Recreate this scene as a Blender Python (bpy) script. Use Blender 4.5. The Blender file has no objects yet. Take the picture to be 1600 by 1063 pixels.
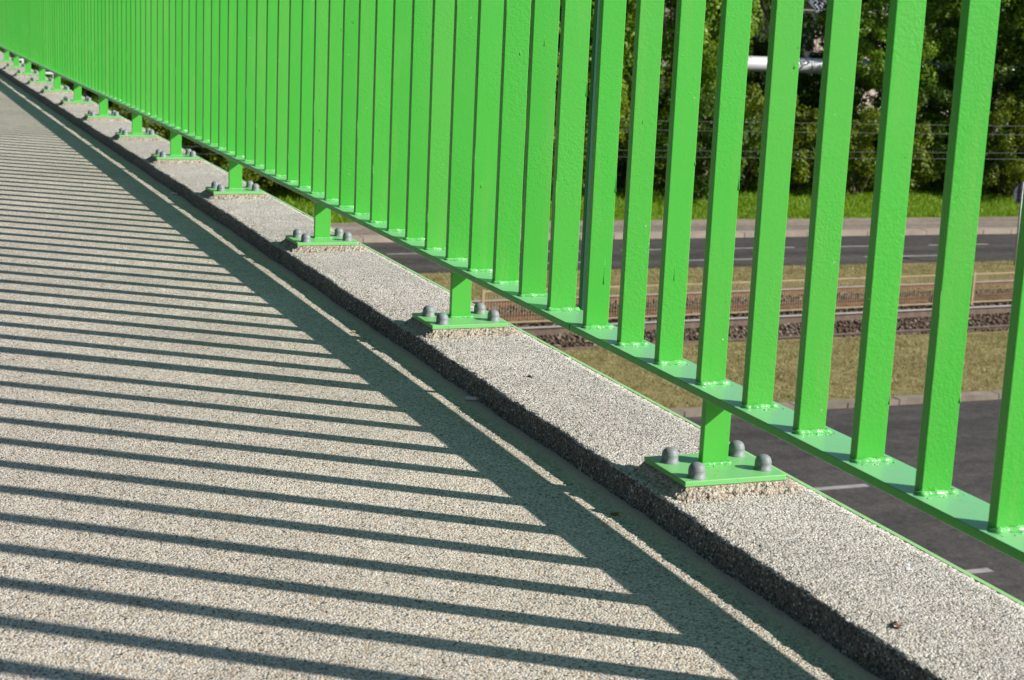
import bpy, bmesh, math, random
import numpy as np
from mathutils import Vector, Matrix

random.seed(7)
RNG = np.random.default_rng(11)
S = bpy.context.scene
COL = S.collection

# ------------------------------------------------------------------ camera
cam_d = bpy.data.cameras.new('camera')
cam_d.sensor_width = 36.0
cam_d.lens = 2628.79 / 1600 * 36.0
cam_d.clip_start = 0.05
cam_d.clip_end = 2000
cam_d.dof.use_dof = True
cam_d.dof.focus_distance = 3.2
cam_d.dof.aperture_fstop = 14
cam = bpy.data.objects.new('camera', cam_d)
COL.objects.link(cam)
cam.location = (-1.16634, -2.16863, 0.56329)
cam.rotation_euler = (1.36418, -0.04424, -0.37281)
S.camera = cam

# ------------------------------------------------------------------ sky + sun
SUN_EL = math.radians(31.4)
SUN_AZ = math.atan2(0.812, -0.584)           # direction towards the sun, from +Y clockwise
W = bpy.data.worlds.new('World')
S.world = W
W.use_nodes = True
nt = W.node_tree
bg = nt.nodes['Background']
sky = nt.nodes.new('ShaderNodeTexSky')
sky.sky_type = 'NISHITA'
sky.sun_disc = False
sky.sun_elevation = SUN_EL
sky.sun_rotation = SUN_AZ
sky.air_density = 1.0
sky.dust_density = 0.3
sky.ozone_density = 1.2
nt.links.new(sky.outputs[0], bg.inputs[0])
bg.inputs[1].default_value = 0.066
sun_d = bpy.data.lights.new('sun', 'SUN')
sun_d.energy = 5.0
sun_d.angle = math.radians(0.6)
sun_d.color = (1.0, 0.94, 0.86)
sun = bpy.data.objects.new('sun', sun_d)
COL.objects.link(sun)
to_sun = Vector((0.812 * math.cos(SUN_EL), -0.584 * math.cos(SUN_EL), math.sin(SUN_EL)))
sun.rotation_euler = (-to_sun).to_track_quat('-Z', 'Y').to_euler()
sun.location = (20, -15, 14)

S.view_settings.view_transform = 'Standard'
S.view_settings.look = 'None'
S.view_settings.exposure = 0.50
S.view_settings.gamma = 1.0
S.cycles.max_bounces = 6
S.cycles.diffuse_bounces = 2
S.cycles.transparent_max_bounces = 8

# ------------------------------------------------------------------ material helpers
def new_mat(name):
    m = bpy.data.materials.new(name)
    m.use_nodes = True
    return m, m.node_tree, m.node_tree.nodes['Principled BSDF']

def N(t, kind, **kw):
    n = t.nodes.new(kind)
    for k, v in kw.items():
        if k in ('inputs',):
            for i, x in v.items():
                n.inputs[i].default_value = x
        else:
            setattr(n, k, v)
    return n

def ramp(t, fac, stops, interp='LINEAR'):
    n = t.nodes.new('ShaderNodeValToRGB')
    cr = n.color_ramp
    cr.interpolation = interp
    while len(cr.elements) < len(stops):
        cr.elements.new(0.5)
    for e, (p, c) in zip(cr.elements, stops):
        e.position = p
        e.color = (c[0], c[1], c[2], 1) if not isinstance(c, (int, float)) else (c, c, c, 1)
    t.links.new(fac, n.inputs[0])
    return n.outputs[0]

def mix(t, fac, a, b, mode='MIX'):
    n = t.nodes.new('ShaderNodeMix')
    n.data_type = 'RGBA'
    n.blend_type = mode
    for sock, v in ((n.inputs[0], fac), (n.inputs[6], a), (n.inputs[7], b)):
        if isinstance(v, (int, float)):
            sock.default_value = v
        elif isinstance(v, tuple):
            sock.default_value = (*v, 1)
        else:
            t.links.new(v, sock)
    return n.outputs[2]

def math_n(t, op, a, b=None, c=None):
    n = t.nodes.new('ShaderNodeMath')
    n.operation = op
    for i, v in enumerate((a, b, c)):
        if v is None:
            continue
        if isinstance(v, (int, float)):
            n.inputs[i].default_value = v
        else:
            t.links.new(v, n.inputs[i])
    return n.outputs[0]

def pos(t):
    return t.nodes.new('ShaderNodeNewGeometry').outputs['Position']

def noise(t, vec, scale, detail=3, rough=0.55, out='Fac'):
    n = t.nodes.new('ShaderNodeTexNoise')
    n.inputs['Scale'].default_value = scale
    n.inputs['Detail'].default_value = detail
    n.inputs['Roughness'].default_value = rough
    t.links.new(vec, n.inputs['Vector'])
    return n.outputs[out]

def voro(t, vec, scale, feature='F1', rnd=1.0):
    n = t.nodes.new('ShaderNodeTexVoronoi')
    n.feature = feature
    n.inputs['Scale'].default_value = scale
    n.inputs['Randomness'].default_value = rnd
    t.links.new(vec, n.inputs['Vector'])
    return n

def bump(t, height, strength, dist, normal=None):
    n = t.nodes.new('ShaderNodeBump')
    n.inputs['Strength'].default_value = strength
    n.inputs['Distance'].default_value = dist
    t.links.new(height, n.inputs['Height'])
    if normal is not None:
        t.links.new(normal, n.inputs['Normal'])
    return n.outputs[0]

def gravel_mat(name, palette, tint, scale=270, dirt=None):
    m, t, b = new_mat(name)
    P = pos(t)
    warp = noise(t, P, 90, 1, 0.5, 'Color')
    wv = N(t, 'ShaderNodeVectorMath', operation='MULTIPLY_ADD')
    t.links.new(warp, wv.inputs[0]); wv.inputs[1].default_value = (0.004,) * 3
    t.links.new(P, wv.inputs[2])
    v = voro(t, wv.outputs[0], scale)
    sep = N(t, 'ShaderNodeSeparateColor')
    t.links.new(v.outputs['Color'], sep.inputs[0])
    col = ramp(t, sep.outputs[0], palette, 'CONSTANT')
    # dark gaps between the stones: binder colour plus painted-in crevice shade
    gap = ramp(t, v.outputs['Distance'], [(0.50, 0.0), (0.95, 1.0)])
    col = mix(t, math_n(t, 'MULTIPLY', gap, 0.55), col, (0.10, 0.092, 0.082))
    # small darker specks and slow tonal drift
    drift = noise(t, P, 2.3, 4, 0.6)
    col = mix(t, 1.0, col, ramp(t, drift, [(0.3, tuple(x * 0.86 for x in tint)), (0.7, tuple(x * 1.08 for x in tint))]), 'MULTIPLY')
    fine = noise(t, P, 22, 3, 0.6)
    col = mix(t, 1.0, col, ramp(t, fine, [(0.3, (0.88, 0.88, 0.87)), (0.7, (1.06, 1.06, 1.06))]), 'MULTIPLY')
    st = ramp(t, noise(t, P, 4.2, 5, 0.68), [(0.56, 0.0), (0.70, 1.0)])
    col = mix(t, math_n(t, 'MULTIPLY', st, 0.22), col, (0.20, 0.185, 0.16))
    # faint rusty freckles
    fr = voro(t, P, 9.0)
    frm = ramp(t, fr.outputs['Distance'], [(0.0, 1.0), (0.11, 0.0)])
    col = mix(t, math_n(t, 'MULTIPLY', frm, 0.35), col, (0.33, 0.2, 0.1))
    h = math_n(t, 'SUBTRACT', 1.0, v.outputs['Distance'])
    h = math_n(t, 'MULTIPLY_ADD', sep.outputs[1], 0.55, h)
    rough_add = 0.0
    if dirt:
        x0, x1, dcol = dirt
        sp = N(t, 'ShaderNodeSeparateXYZ'); t.links.new(P, sp.inputs[0])
        # lateral position measured from the curved kerb line
        y2 = math_n(t, 'MULTIPLY', math_n(t, 'MULTIPLY', sp.outputs[1], sp.outputs[1]), 0.00088)
        xx = math_n(t, 'SUBTRACT', sp.outputs[0], y2)
        xx = math_n(t, 'MULTIPLY_ADD', noise(t, P, 14, 4, 0.65), 0.05, xx)
        mr = N(t, 'ShaderNodeMapRange'); t.links.new(xx, mr.inputs[0])
        mr.inputs[1].default_value = x0; mr.inputs[2].default_value = x1
        dm = math_n(t, 'MULTIPLY', mr.outputs[0], math_n(t, 'MULTIPLY_ADD', noise(t, P, 60, 3, 0.6), 0.9, 0.35))
        dm = math_n(t, 'MINIMUM', dm, 0.9)
        col = mix(t, dm, col, dcol)
        h = math_n(t, 'MULTIPLY', h, math_n(t, 'SUBTRACT', 1.0, math_n(t, 'MULTIPLY', dm, 0.75)))
    t.links.new(col, b.inputs['Base Color'])
    b.inputs['Roughness'].default_value = 0.62
    b.inputs['Specular IOR Level'].default_value = 0.35
    mid = noise(t, P, 130, 2, 0.6)
    h = math_n(t, 'MULTIPLY_ADD', mid, 1.1, h)
    n1 = bump(t, h, 0.95, 0.0016)
    t.links.new(n1, b.inputs['Normal'])
    return m

KERB_PAL = [(0.00, (0.796, 0.757, 0.690)), (0.22, (0.623, 0.584, 0.532)), (0.40, (0.862, 0.843, 0.790)), (0.55, (0.565, 0.469, 0.374)), (0.64, (0.738, 0.700, 0.661)), (0.78, (0.293, 0.275, 0.259)), (0.86, (0.480, 0.469, 0.474)), (0.96, (0.135, 0.125, 0.115))]
DECK_PAL = [(0.00, (0.870, 0.791, 0.661)), (0.22, (0.653, 0.594, 0.485)), (0.42, (0.900, 0.890, 0.779)), (0.56, (0.613, 0.457, 0.307)), (0.66, (0.771, 0.731, 0.661)), (0.80, (0.260, 0.260, 0.248)), (0.88, (0.476, 0.476, 0.485)), (0.97, (0.073, 0.069, 0.064))]
PAD_PAL = [(0.00, (0.64, 0.57, 0.49)), (0.22, (0.50, 0.42, 0.33)), (0.42, (0.70, 0.65, 0.59)), (0.58, (0.42, 0.31, 0.21)), (0.70, (0.57, 0.52, 0.46)), (0.82, (0.28, 0.24, 0.20)), (0.93, (0.15, 0.13, 0.11))]
M_KERB = gravel_mat('kerb_gravel', KERB_PAL, (0.91, 0.885, 0.885), 350)
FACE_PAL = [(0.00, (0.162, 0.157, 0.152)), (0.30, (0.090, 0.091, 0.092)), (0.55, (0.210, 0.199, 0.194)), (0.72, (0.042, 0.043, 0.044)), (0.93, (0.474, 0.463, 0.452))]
M_FACE = gravel_mat('kerb_face_shaded', FACE_PAL, (1.5, 1.5, 1.5), 350)  # kerb gravel darkened: the upright face's shade is put into its colour
M_DECK = gravel_mat('deck_gravel', DECK_PAL, (0.86, 0.83, 0.825), 350, dirt=(-0.118, -0.084, (0.72, 0.56, 0.39)))
M_PAD = gravel_mat('pad_gravel', PAD_PAL, (0.80, 0.785, 0.765), 350)

def paint_mat(name, base, vary=True, peel=1.0, rough=0.34, dusty=0.0):
    m, t, b = new_mat(name)
    P = pos(t)
    col = base
    oi = t.nodes.new('ShaderNodeObjectInfo')
    if vary:
        col = ramp(t, oi.outputs['Random'], [(0.0, tuple(x * 0.93 for x in base)), (0.5, base),
                                             (1.0, (base[0] * 1.3, base[1] * 0.98, base[2] * 1.15))])
    cl = noise(t, P, 7.0, 4, 0.6)
    col = mix(t, ramp(t, cl, [(0.5, 0.0), (0.75, 0.35)]), col, (base[0] * 1.5, base[1] * 0.95, base[2] * 1.3))
    if vary:
        mp = N(t, 'ShaderNodeMapping'); mp.inputs['Scale'].default_value = (26, 26, 2.2)
        t.links.new(P, mp.inputs[0])
        sk = ramp(t, noise(t, mp.outputs[0], 1.0, 4, 0.65), [(0.52, 0.0), (0.78, 0.5)])
        col = mix(t, sk, col, (0.16, 0.42, 0.085))
        ch = voro(t, P, 120)
        sc = N(t, 'ShaderNodeSeparateColor'); t.links.new(ch.outputs['Color'], sc.inputs[0])
        cm = math_n(t, 'MULTIPLY', ramp(t, ch.outputs['Distance'], [(0.08, 1.0), (0.22, 0.0)]), ramp(t, sc.outputs[0], [(0.994, 0.0), (0.996, 1.0)]))
        col = mix(t, cm, col, (0.55, 0.62, 0.5))
    if dusty:
        d = ramp(t, noise(t, P, 30, 5, 0.7), [(0.42, 0.0), (0.75, dusty)])
        col = mix(t, d, col, (0.30, 0.40, 0.25))
        br = ramp(t, noise(t, P, 48, 5, 0.75), [(0.60, 0.0), (0.70, 1.0)])
        col = mix(t, math_n(t, 'MULTIPLY', br, 0.45), col, (0.17, 0.19, 0.08))
    # sparse dark nicks in the paint
    v = voro(t, P, 26)
    nick = ramp(t, v.outputs['Distance'], [(0.0, 1.0), (0.028, 1.0), (0.05, 0.0)])
    col = mix(t, math_n(t, 'MULTIPLY', nick, 0.5), col, (0.03, 0.13, 0.02))
    t.links.new(col, b.inputs['Base Color'])
    b.inputs['Roughness'].default_value = rough
    b.inputs['Specular IOR Level'].default_value = 0.45
    # orange-peel brush paint, stronger in patches
    patch = ramp(t, noise(t, P, 5.5, 2, 0.5), [(0.38, 0.25), (0.66, 1.0)])
    h = noise(t, P, 260, 2, 0.5)
    h2 = noise(t, P, 120, 2, 0.6)
    hh = math_n(t, 'MULTIPLY', math_n(t, 'ADD', h, math_n(t, 'MULTIPLY', h2, 0.9)), patch)
    lumps = ramp(t, voro(t, P, 55).outputs['Distance'], [(0.0, 1.0), (0.09, 0.0)])
    hh = math_n(t, 'MULTIPLY_ADD', lumps, 0.7, hh)
    t.links.new(bump(t, hh, 0.55 * peel, 0.0010), b.inputs['Normal'])
    return m

GREEN = (0.062, 0.440, 0.050)
M_BAR = paint_mat('green_paint', GREEN)
M_RAIL = paint_mat('green_paint_rail', (0.06, 0.44, 0.06), False, 0.5, 0.32, 0.0)
M_TOP = paint_mat('green_paint_pale', (0.185, 0.54, 0.225), False, 0.5, 0.30, 0.3)  # paler green for the top face of the bottom rail
M_POST = paint_mat('green_paint_smooth', (0.075, 0.45, 0.055), False, 0.3, 0.34, 0.0)
M_PLATE = paint_mat('green_paint_plate', (0.175, 0.54, 0.165), False, 0.5, 0.36, 0.3)
M_WELD = paint_mat('green_paint_weld', (0.13, 0.51, 0.13), False, 1.8, 0.17)
M_SPLICE = paint_mat('splice_green_shaded', (0.010, 0.075, 0.055), False, 0.4, 0.4)  # railing green darkened so the joint plate's shade sits in the colour
M_EDGE = paint_mat('green_paint_edge', (0.32, 0.62, 0.24), False, 0.6, 0.45, 0.5)

def plain_mat(name, c, rough=0.6, metal=0.0, bumpy=None, var=0.15, scale=20):
    m, t, b = new_mat(name)
    P = pos(t)
    n = noise(t, P, scale, 4, 0.6)
    col = ramp(t, n, [(0.3, tuple(x * (1 - var) for x in c)), (0.7, tuple(min(1, x * (1 + var)) for x in c))])
    t.links.new(col, b.inputs['Base Color'])
    b.inputs['Roughness'].default_value = rough
    b.inputs['Metallic'].default_value = metal
    if bumpy:
        t.links.new(bump(t, noise(t, P, bumpy[0], 4, 0.6), bumpy[1], bumpy[2]), b.inputs['Normal'])
    return m

M_CAP = plain_mat('grey_plastic', (0.20, 0.225, 0.24), 0.55, 0, (400, 0.15, 0.0005), 0.12, 60)
M_CONC = plain_mat('concrete', (0.22, 0.19, 0.16), 0.85, 0, (60, 0.3, 0.01))

# ------------------------------------------------------------------ mesh helpers
def tag(o, label=None, cat=None, group=None, kind=None):
    for k, v in (('label', label), ('category', cat), ('group', group), ('kind', kind)):
        if v:
            o[k] = v
    return o

def mesh_from(name, verts, faces, mat, smooth=False):
    me = bpy.data.meshes.new(name)
    me.from_pydata([tuple(v) for v in verts], [], [tuple(f) for f in faces])
    if mat is not None:
        for mm in (mat if isinstance(mat, (list, tuple)) else [mat]):
            me.materials.append(mm)
    if smooth:
        me.polygons.foreach_set('use_smooth', np.ones(len(me.polygons), bool))
    me.update()
    return me

def quads_mesh(name, V, nq, mat, uvrand=False):
    """fast mesh of nq separate quads; V is (nq*4,3)"""
    me = bpy.data.meshes.new(name)
    me.vertices.add(nq * 4)
    me.vertices.foreach_set('co', np.ascontiguousarray(V, np.float32).ravel())
    me.loops.add(nq * 4)
    me.loops.foreach_set('vertex_index', np.arange(nq * 4, dtype=np.int32))
    me.polygons.add(nq)
    me.polygons.foreach_set('loop_start', np.arange(nq, dtype=np.int32) * 4)
    me.polygons.foreach_set('loop_total', np.full(nq, 4, np.int32))
    me.materials.append(mat)
    me.update()
    me.validate()
    return me

def link(name, me, parent=None, loc=(0, 0, 0), rotz=0.0):
    o = bpy.data.objects.new(name, me)
    COL.objects.link(o)
    o.location = loc
    o.rotation_euler = (0, 0, rotz)
    if parent is not None:
        o.parent = parent
    return o

def empty(name, loc, rotz=0.0):
    o = bpy.data.objects.new(name, None)
    COL.objects.link(o)
    o.empty_display_size = 0.2
    o.location = loc
    o.rotation_euler = (0, 0, rotz)
    return o

class MB:
    """collects simple solids into one mesh"""
    def __init__(self):
        self.v = []; self.f = []
    def add(self, vs, fs):
        n = len(self.v)
        self.v += [tuple(x) for x in vs]
        self.f += [tuple(i + n for i in f) for f in fs]
    def box(self, x0, x1, y0, y1, z0, z1):
        vs = [(x, y, z) for z in (z0, z1) for y in (y0, y1) for x in (x0, x1)]
        self.add(vs, [(0, 2, 3, 1), (4, 5, 7, 6), (0, 1, 5, 4), (2, 6, 7, 3), (0, 4, 6, 2), (1, 3, 7, 5)])
    def tube(self, pts, r, n=8, cap=True):
        pts = [Vector(p) for p in pts]
        rs = r if isinstance(r, (list, tuple)) else [r] * len(pts)
        rings = []
        for i, p in enumerate(pts):
            d = (pts[min(i + 1, len(pts) - 1)] - pts[max(i - 1, 0)]).normalized()
            a = d.orthogonal().normalized() if abs(d.z) < 0.99 else Vector((1, 0, 0))
            if abs(d.z) < 0.99:
                a = d.cross(Vector((0, 0, 1))).normalized()
            b_ = d.cross(a).normalized()
            rings.append([p + (a * math.cos(k * 2 * math.pi / n) + b_ * math.sin(k * 2 * math.pi / n)) * rs[i] for k in range(n)])
        vs = [q for rg in rings for q in rg]
        fs = []
        for i in range(len(pts) - 1):
            for k in range(n):
                fs.append((i * n + k, i * n + (k + 1) % n, (i + 1) * n + (k + 1) % n, (i + 1) * n + k))
        if cap:
            fs.append(tuple(range(n - 1, -1, -1)))
            fs.append(tuple((len(pts) - 1) * n + k for k in range(n)))
        self.add(vs, fs)
    def mesh(self, name, mat, smooth=False):
        return mesh_from(name, self.v, self.f, mat, smooth)

def bevel_box(name, x0, x1, y0, y1, z0, z1, r, mat, seg=2):
    bm = bmesh.new()
    mb = MB(); mb.box(x0, x1, y0, y1, z0, z1)
    vs = [bm.verts.new(v) for v in mb.v]
    for f in mb.f:
        bm.faces.new([vs[i] for i in f])
    bmesh.ops.bevel(bm, geom=bm.edges[:], offset=r, segments=seg, profile=0.5, affect='EDGES')
    bmesh.ops.recalc_face_normals(bm, faces=bm.faces[:])
    me = bpy.data.meshes.new(name)
    bm.to_mesh(me); bm.free()
    me.materials.append(mat)
    return me

# ------------------------------------------------------------------ the bridge: gently curved in plan, crested in elevation
def CX(y): return 0.00095 * y * y - 1e-5 * y ** 3
def CZ(y): return -0.0013 * y * y + 4e-5 * y ** 3
def B(x, y, z): return (x + CX(y), y, z + CZ(y))
def yaw(y): return -math.atan(0.0019 * y - 3e-5 * y * y)

SP = 0.14                       # baluster spacing
E = 0.0198                      # extra gap at each panel joint
BW, BT = 0.0423, 0.0150         # baluster depth across / thickness along
RX0, RX1, RT = -0.0150, 0.0610, 0.0117
KLX, KRX, KZ = -0.0970, 0.1430, -0.1380     # kerb top falls slightly towards the deck
KZL = -0.1395
DZ = -0.1830
def ktop(x): return KZL + (KZ - KZL) * (x - KLX) / (KRX - KLX)
PZ = -0.1159
def bar_y(n):
    return n * SP + (-E if n <= 3 else 0 if n <= 34 else E if n <= 65 else 2 * E)

# deck ------------------------------------------------------------
def sweep(name, prof, ys, mat, smooth=False, closed=False, jitter=None):
    V = []
    for y in ys:
        for (x, z) in prof:
            V.append(B(x, y, z))
    k = len(prof); F = []
    for i in range(len(ys) - 1):
        for j in range(k if closed else k - 1):
            j2 = (j + 1) % k
            F.append((i * k + j, i * k + j2, (i + 1) * k + j2, (i + 1) * k + j))
    if closed:
        F.append(tuple(range(k)))
        F.append(tuple((len(ys) - 1) * k + j for j in range(k - 1, -1, -1)))
    return mesh_from(name, V, F, mat, smooth)

ys_c = list(np.arange(-5, 20.01, 0.25))
deck_prof = [(-0.085, DZ), (-0.085, DZ - 0.30), (-3.4, DZ - 0.30), (-3.4, DZ)]
deck = link('footbridge_deck', sweep('footbridge_deck', deck_prof, ys_c, M_DECK, closed=True))
tag(deck, kind='structure')

# kerb with a rough stone-chip face -------------------------------
def kerb_mesh():
    prof = []
    nf = 11
    for i in range(nf):                                   # face, from below deck level up
        u = i / (nf - 1)
        prof.append((KLX - 0.0015 * (1 - u) ** 1.3, DZ - 0.006 + (KZL - DZ + 0.001) * u))
    for a in (25, 50, 75):                                # worn arris
        a = math.radians(a)
        prof.append((KLX + 0.005 - 0.005 * math.cos(a), KZL - 0.005 + 0.005 * math.sin(a)))
    for x in np.arange(KLX + 0.008, KLX + 0.05, 0.0045):
        prof.append((x, ktop(x)))
    for x in np.linspace(KLX + 0.055, KRX - 0.0085, 14):
        prof.append((x, ktop(x)))
    prof.append((KRX - 0.0085, KZ - 0.02)); prof.append((KRX - 0.0085, DZ - 0.30))
    prof = np.array(prof)
    ys = np.concatenate([np.arange(-5, -1.3, 0.02), np.arange(-1.3, 1.6, 0.0036), np.arange(1.6, 4, 0.008),
                         np.arange(4, 9, 0.02), np.arange(9, 20.01, 0.06)])
    k = len(prof)
    X = np.repeat(prof[None, :, 0], len(ys), 0); Z = np.repeat(prof[None, :, 1], len(ys), 0)
    Y = np.repeat(ys[:, None], k, 1)
    # slow waviness of the hand-trowelled edge
    wob = np.zeros_like(ys)
    for lam, amp in ((0.9, 0.0018), (0.37, 0.0012), (0.16, 0.0009), (0.07, 0.0006)):
        wob += amp * np.sin(2 * np.pi * ys / lam + RNG.uniform(0, 6))
    edge_w = np.clip(1 - np.abs(np.arange(k) - (nf + 1)) / 12.0, 0, 1)
    low_w = np.where(np.arange(k) < nf + 3, 1.0, np.clip(1 - (np.arange(k) - nf - 3) / 8.0, 0, 1))
    X = X + wob[:, None] * low_w[None, :]
    n1 = RNG.normal(0, 1, X.shape); n2 = RNG.normal(0, 1, X.shape)
    amp = np.where(np.arange(k) < k - 2, 0.0008, 0)
    amp[:nf + 3] = 0.0010
    amp[nf + 12:k - 2] = 0.0005
    X = X + n1 * amp * (np.arange(k) < nf + 6)
    Z = Z + n2 * amp
    Z = Z - edge_w[None, :] * np.abs(RNG.normal(0, 0.0008, X.shape))
    Xc = X + 0.00095 * Y ** 2 - 1e-5 * Y ** 3
    Zc = Z - 0.0013 * Y ** 2 + 4e-5 * Y ** 3
    V = np.stack([Xc, Y, Zc], -1).reshape(-1, 3)
    r = len(ys)
    i, j = np.meshgrid(np.arange(r - 1), np.arange(k - 1), indexing='ij')
    a = (i * k + j).ravel()
    F = np.stack([a, a + 1, a + k + 1, a + k], 1)
    me = bpy.data.meshes.new('bridge_kerb')
    me.vertices.add(len(V)); me.vertices.foreach_set('co', V.astype(np.float32).ravel())
    me.loops.add(F.size); me.loops.foreach_set('vertex_index', F[:, ::-1].astype(np.int32).ravel())
    me.polygons.add(len(F))
    me.polygons.foreach_set('loop_start', np.arange(len(F), dtype=np.int32) * 4)
    me.polygons.foreach_set('loop_total', np.full(len(F), 4, np.int32))
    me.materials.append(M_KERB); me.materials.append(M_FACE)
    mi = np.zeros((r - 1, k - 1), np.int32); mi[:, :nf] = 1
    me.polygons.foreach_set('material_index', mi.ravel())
    me.update(); me.validate()
    return me
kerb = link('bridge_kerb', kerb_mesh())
tag(kerb, kind='structure')
edge_prof = [(KRX - 0.0075, KZ - 0.33), (KRX - 0.0075, KZ + 0.0006), (KRX, KZ + 0.0006), (KRX, KZ - 0.33)]
edge = link('edge_plate', sweep('edge_plate', edge_prof, ys_c, M_EDGE, closed=True))
tag(edge, 'long green painted steel edge strip along the outer side of the gravel kerb', 'edge strip')

# posts -----------------------------------------------------------
POST_DY = -0.0444 + 0.0198      # post position relative to its baluster slot
PW = 0.0431
post_idx = {0: [-8, 0], 1: [8, 16, 24, 32], 2: [39, 47, 55, 63], 3: [70, 78, 86, 94]}
def post_y(n):
    return -0.0444 if n == 0 else -0.0444 - 1.12 if n == -8 else bar_y(n) - 0.0372
PX0, PX1 = -0.0669, 0.0988
PLY0, PLY1 = -0.0753, 0.0594    # plate extent relative to the post

def pad_mesh(seed):
    """gravel mortar bed with sloping sides under one base plate"""
    rg = np.random.default_rng(seed)
    nx, ny = 46, 42
    x0, x1, y0, y1 = KLX + 0.0025, KRX - 0.009, PLY0 - 0.038, PLY1 + 0.026
    ph = rg.uniform(0, 6, 6); vx, vy = rg.uniform(0.9, 1.25), rg.uniform(0.9, 1.2)
    V = np.zeros((ny + 1, nx + 1, 3))
    top = PZ - 0.0085 - 0.0005
    for i in range(ny + 1):
        for j in range(nx + 1):
            x = x0 + (x1 - x0) * j / nx; y = y0 + (y1 - y0) * i / ny
            dx = (max((PX0 + 0.001) - x, 0) / 0.0200) if x < 0 else max(x - (PX1 + 0.004), 0) / 0.030
            dy = max((PLY0 - 0.001) - y, y - (PLY1 + 0.001), 0) / 0.024
            wav = 1 + 0.22 * math.sin(x * 55 + ph[0]) + 0.14 * math.sin(x * 140 + ph[1]) + 0.2 * math.sin(y * 60 + ph[2]) + 0.12 * math.sin(y * 150 + ph[3])
            d = math.hypot(dx / vx, dy / (vy * wav))
            hgt = (1 - min(1, d)) ** 1.15
            zb = ktop(x) - 0.004
            z = zb + (top - zb) * hgt
            inside = d <= 0
            V[i, j] = (x + (0 if inside else rg.normal(0, 0.0009)), y + (0 if inside else rg.normal(0, 0.0009)),
                       z + (0 if inside else rg.normal(0, 0.0011)))
    V = V.reshape(-1, 3); F = []
    for i in range(ny):
        for j in range(nx):
            a = i * (nx + 1) + j
            F.append((a, a + 1, a + nx + 2, a + nx + 1))
    return mesh_from('mortar_bed', V, F, M_PAD)

PAD = [pad_mesh(s) for s in (1, 2, 3, 4, 5)]

def cap_mesh():
    prof = [(0.0, 0.02305), (0.0035, 0.02270), (0.007, 0.02141), (0.0098, 0.01909), (0.0115, 0.01617), (0.0121, 0.01290),
            (0.01235, 0.01238), (0.01235, 0.01170), (0.0123, 0.00258), (0.0136, 0.00224), (0.0138, 0.00034), (0.0138, 0.00000)]
    n = 24; V = []; F = []
    for r, z in prof:
        for k in range(n):
            a = 2 * math.pi * k / n
            V.append((r * math.cos(a), r * math.sin(a), z))
    for i in range(len(prof) - 1):
        for k in range(n):
            F.append((i * n + k, (i + 1) * n + k, (i + 1) * n + (k + 1) % n, i * n + (k + 1) % n))
    return mesh_from('bolt_cap', V, F, M_CAP, True)
CAP = cap_mesh()
PLATE = bevel_box('base_plate', PX0, PX1, PLY0, PLY1, PZ - 0.0085, PZ, 0.0012, M_PLATE, 2)
POST = bevel_box('post', -PW / 2, PW / 2, 0, 0.0132, PZ - 0.002, -RT - 0.0002, 0.0010, M_POST, 2)

def weld_mesh(w, t, seed, r=0.0046, mat=None):
    """bead of weld round the foot of a flat bar: front side and a little of both flanks"""
    rg = random.Random(seed)
    pts = []
    n = 15
    path = [(-0.0018, t * 0.55), (-0.0020, t * 0.2), (-0.0012, -0.0012)]
    for i in range(n):
        path.append((w * i / (n - 1), -0.0016))
    path += [(w + 0.0022, -0.0016), (w + 0.0035, t * 0.2), (w + 0.0026, t * 0.6)]
    # densify
    rad = []
    for i, (x, y) in enumerate(path):
        rr = r * (0.98 + 0.14 * math.sin(i * 0.7 + seed * 1.7) + rg.uniform(-0.10, 0.10))
        if i < 2 or i > len(path) - 3:
            rr *= 0.6
        pts.append((x + rg.uniform(-0.0008, 0.0008), y - rr * 0.35 + rg.uniform(-0.0008, 0.0008), 0.0004 + rg.uniform(-0.0004, 0.0007)))
        rad.append(rr)
    mb = MB(); mb.tube(pts, rad, 8)
    # a few spatter beads
    for _ in range(7):
        x = rg.uniform(-0.004, w + 0.01); y = rg.uniform(-0.018, -0.006); s = rg.uniform(0.0006, 0.0012)
        mb.tube([(x, y, -0.0002), (x, y, s), (x, y, s * 1.4)], [s * 1.1, s, s * 0.2], 6)
    return mb.mesh('weld_bead', mat or M_WELD, True)
WELDS = [weld_mesh(BW, BT, s) for s in range(6)]
PWELD = weld_mesh(PW, 0.0132, 50, 0.0028)

# balusters -------------------------------------------------------
BAR_H = 1.02
BW2 = 0.0503                    # the farther panels have slightly deeper bars
def bar_mesh(seed, BW=BW):
    rg = random.Random(seed)
    me = bevel_box('baluster', 0, BW, 0, BT, -0.001, BAR_H, 0.0016, M_BAR, 3)
    mb = MB()
    # paint runs hanging on the arrises and on the face
    for _ in range(rg.choice((1, 2, 2, 3))):
        x = rg.choice((0.0006, BW - 0.0008, BW - 0.0006, rg.uniform(0.008, BW - 0.006)))
        z = rg.uniform(0.05, 0.7); l = rg.uniform(0.008, 0.05); s = rg.uniform(0.0008, 0.0016)
        mb.tube([(x, 0.0004, z + l), (x, 0.0002, z + l * 0.3), (x, -0.0001, z), (x, 0.0, z - 0.0016)],
                [s * 0.3, s * 0.6, s, s * 0.2], 8)
    bm = bmesh.new(); bm.from_mesh(me)
    m2 = mb.mesh('run', M_BAR, True); bm.from_mesh(m2); bm.to_mesh(me); bm.free()
    bpy.data.meshes.remove(m2)
    return me
BARS = [bar_mesh(s) for s in range(9)]
BARS2 = [bar_mesh(s + 20, BW2) for s in range(9)]
WELDS2 = [weld_mesh(BW2, BT, s + 30) for s in range(6)]

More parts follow.
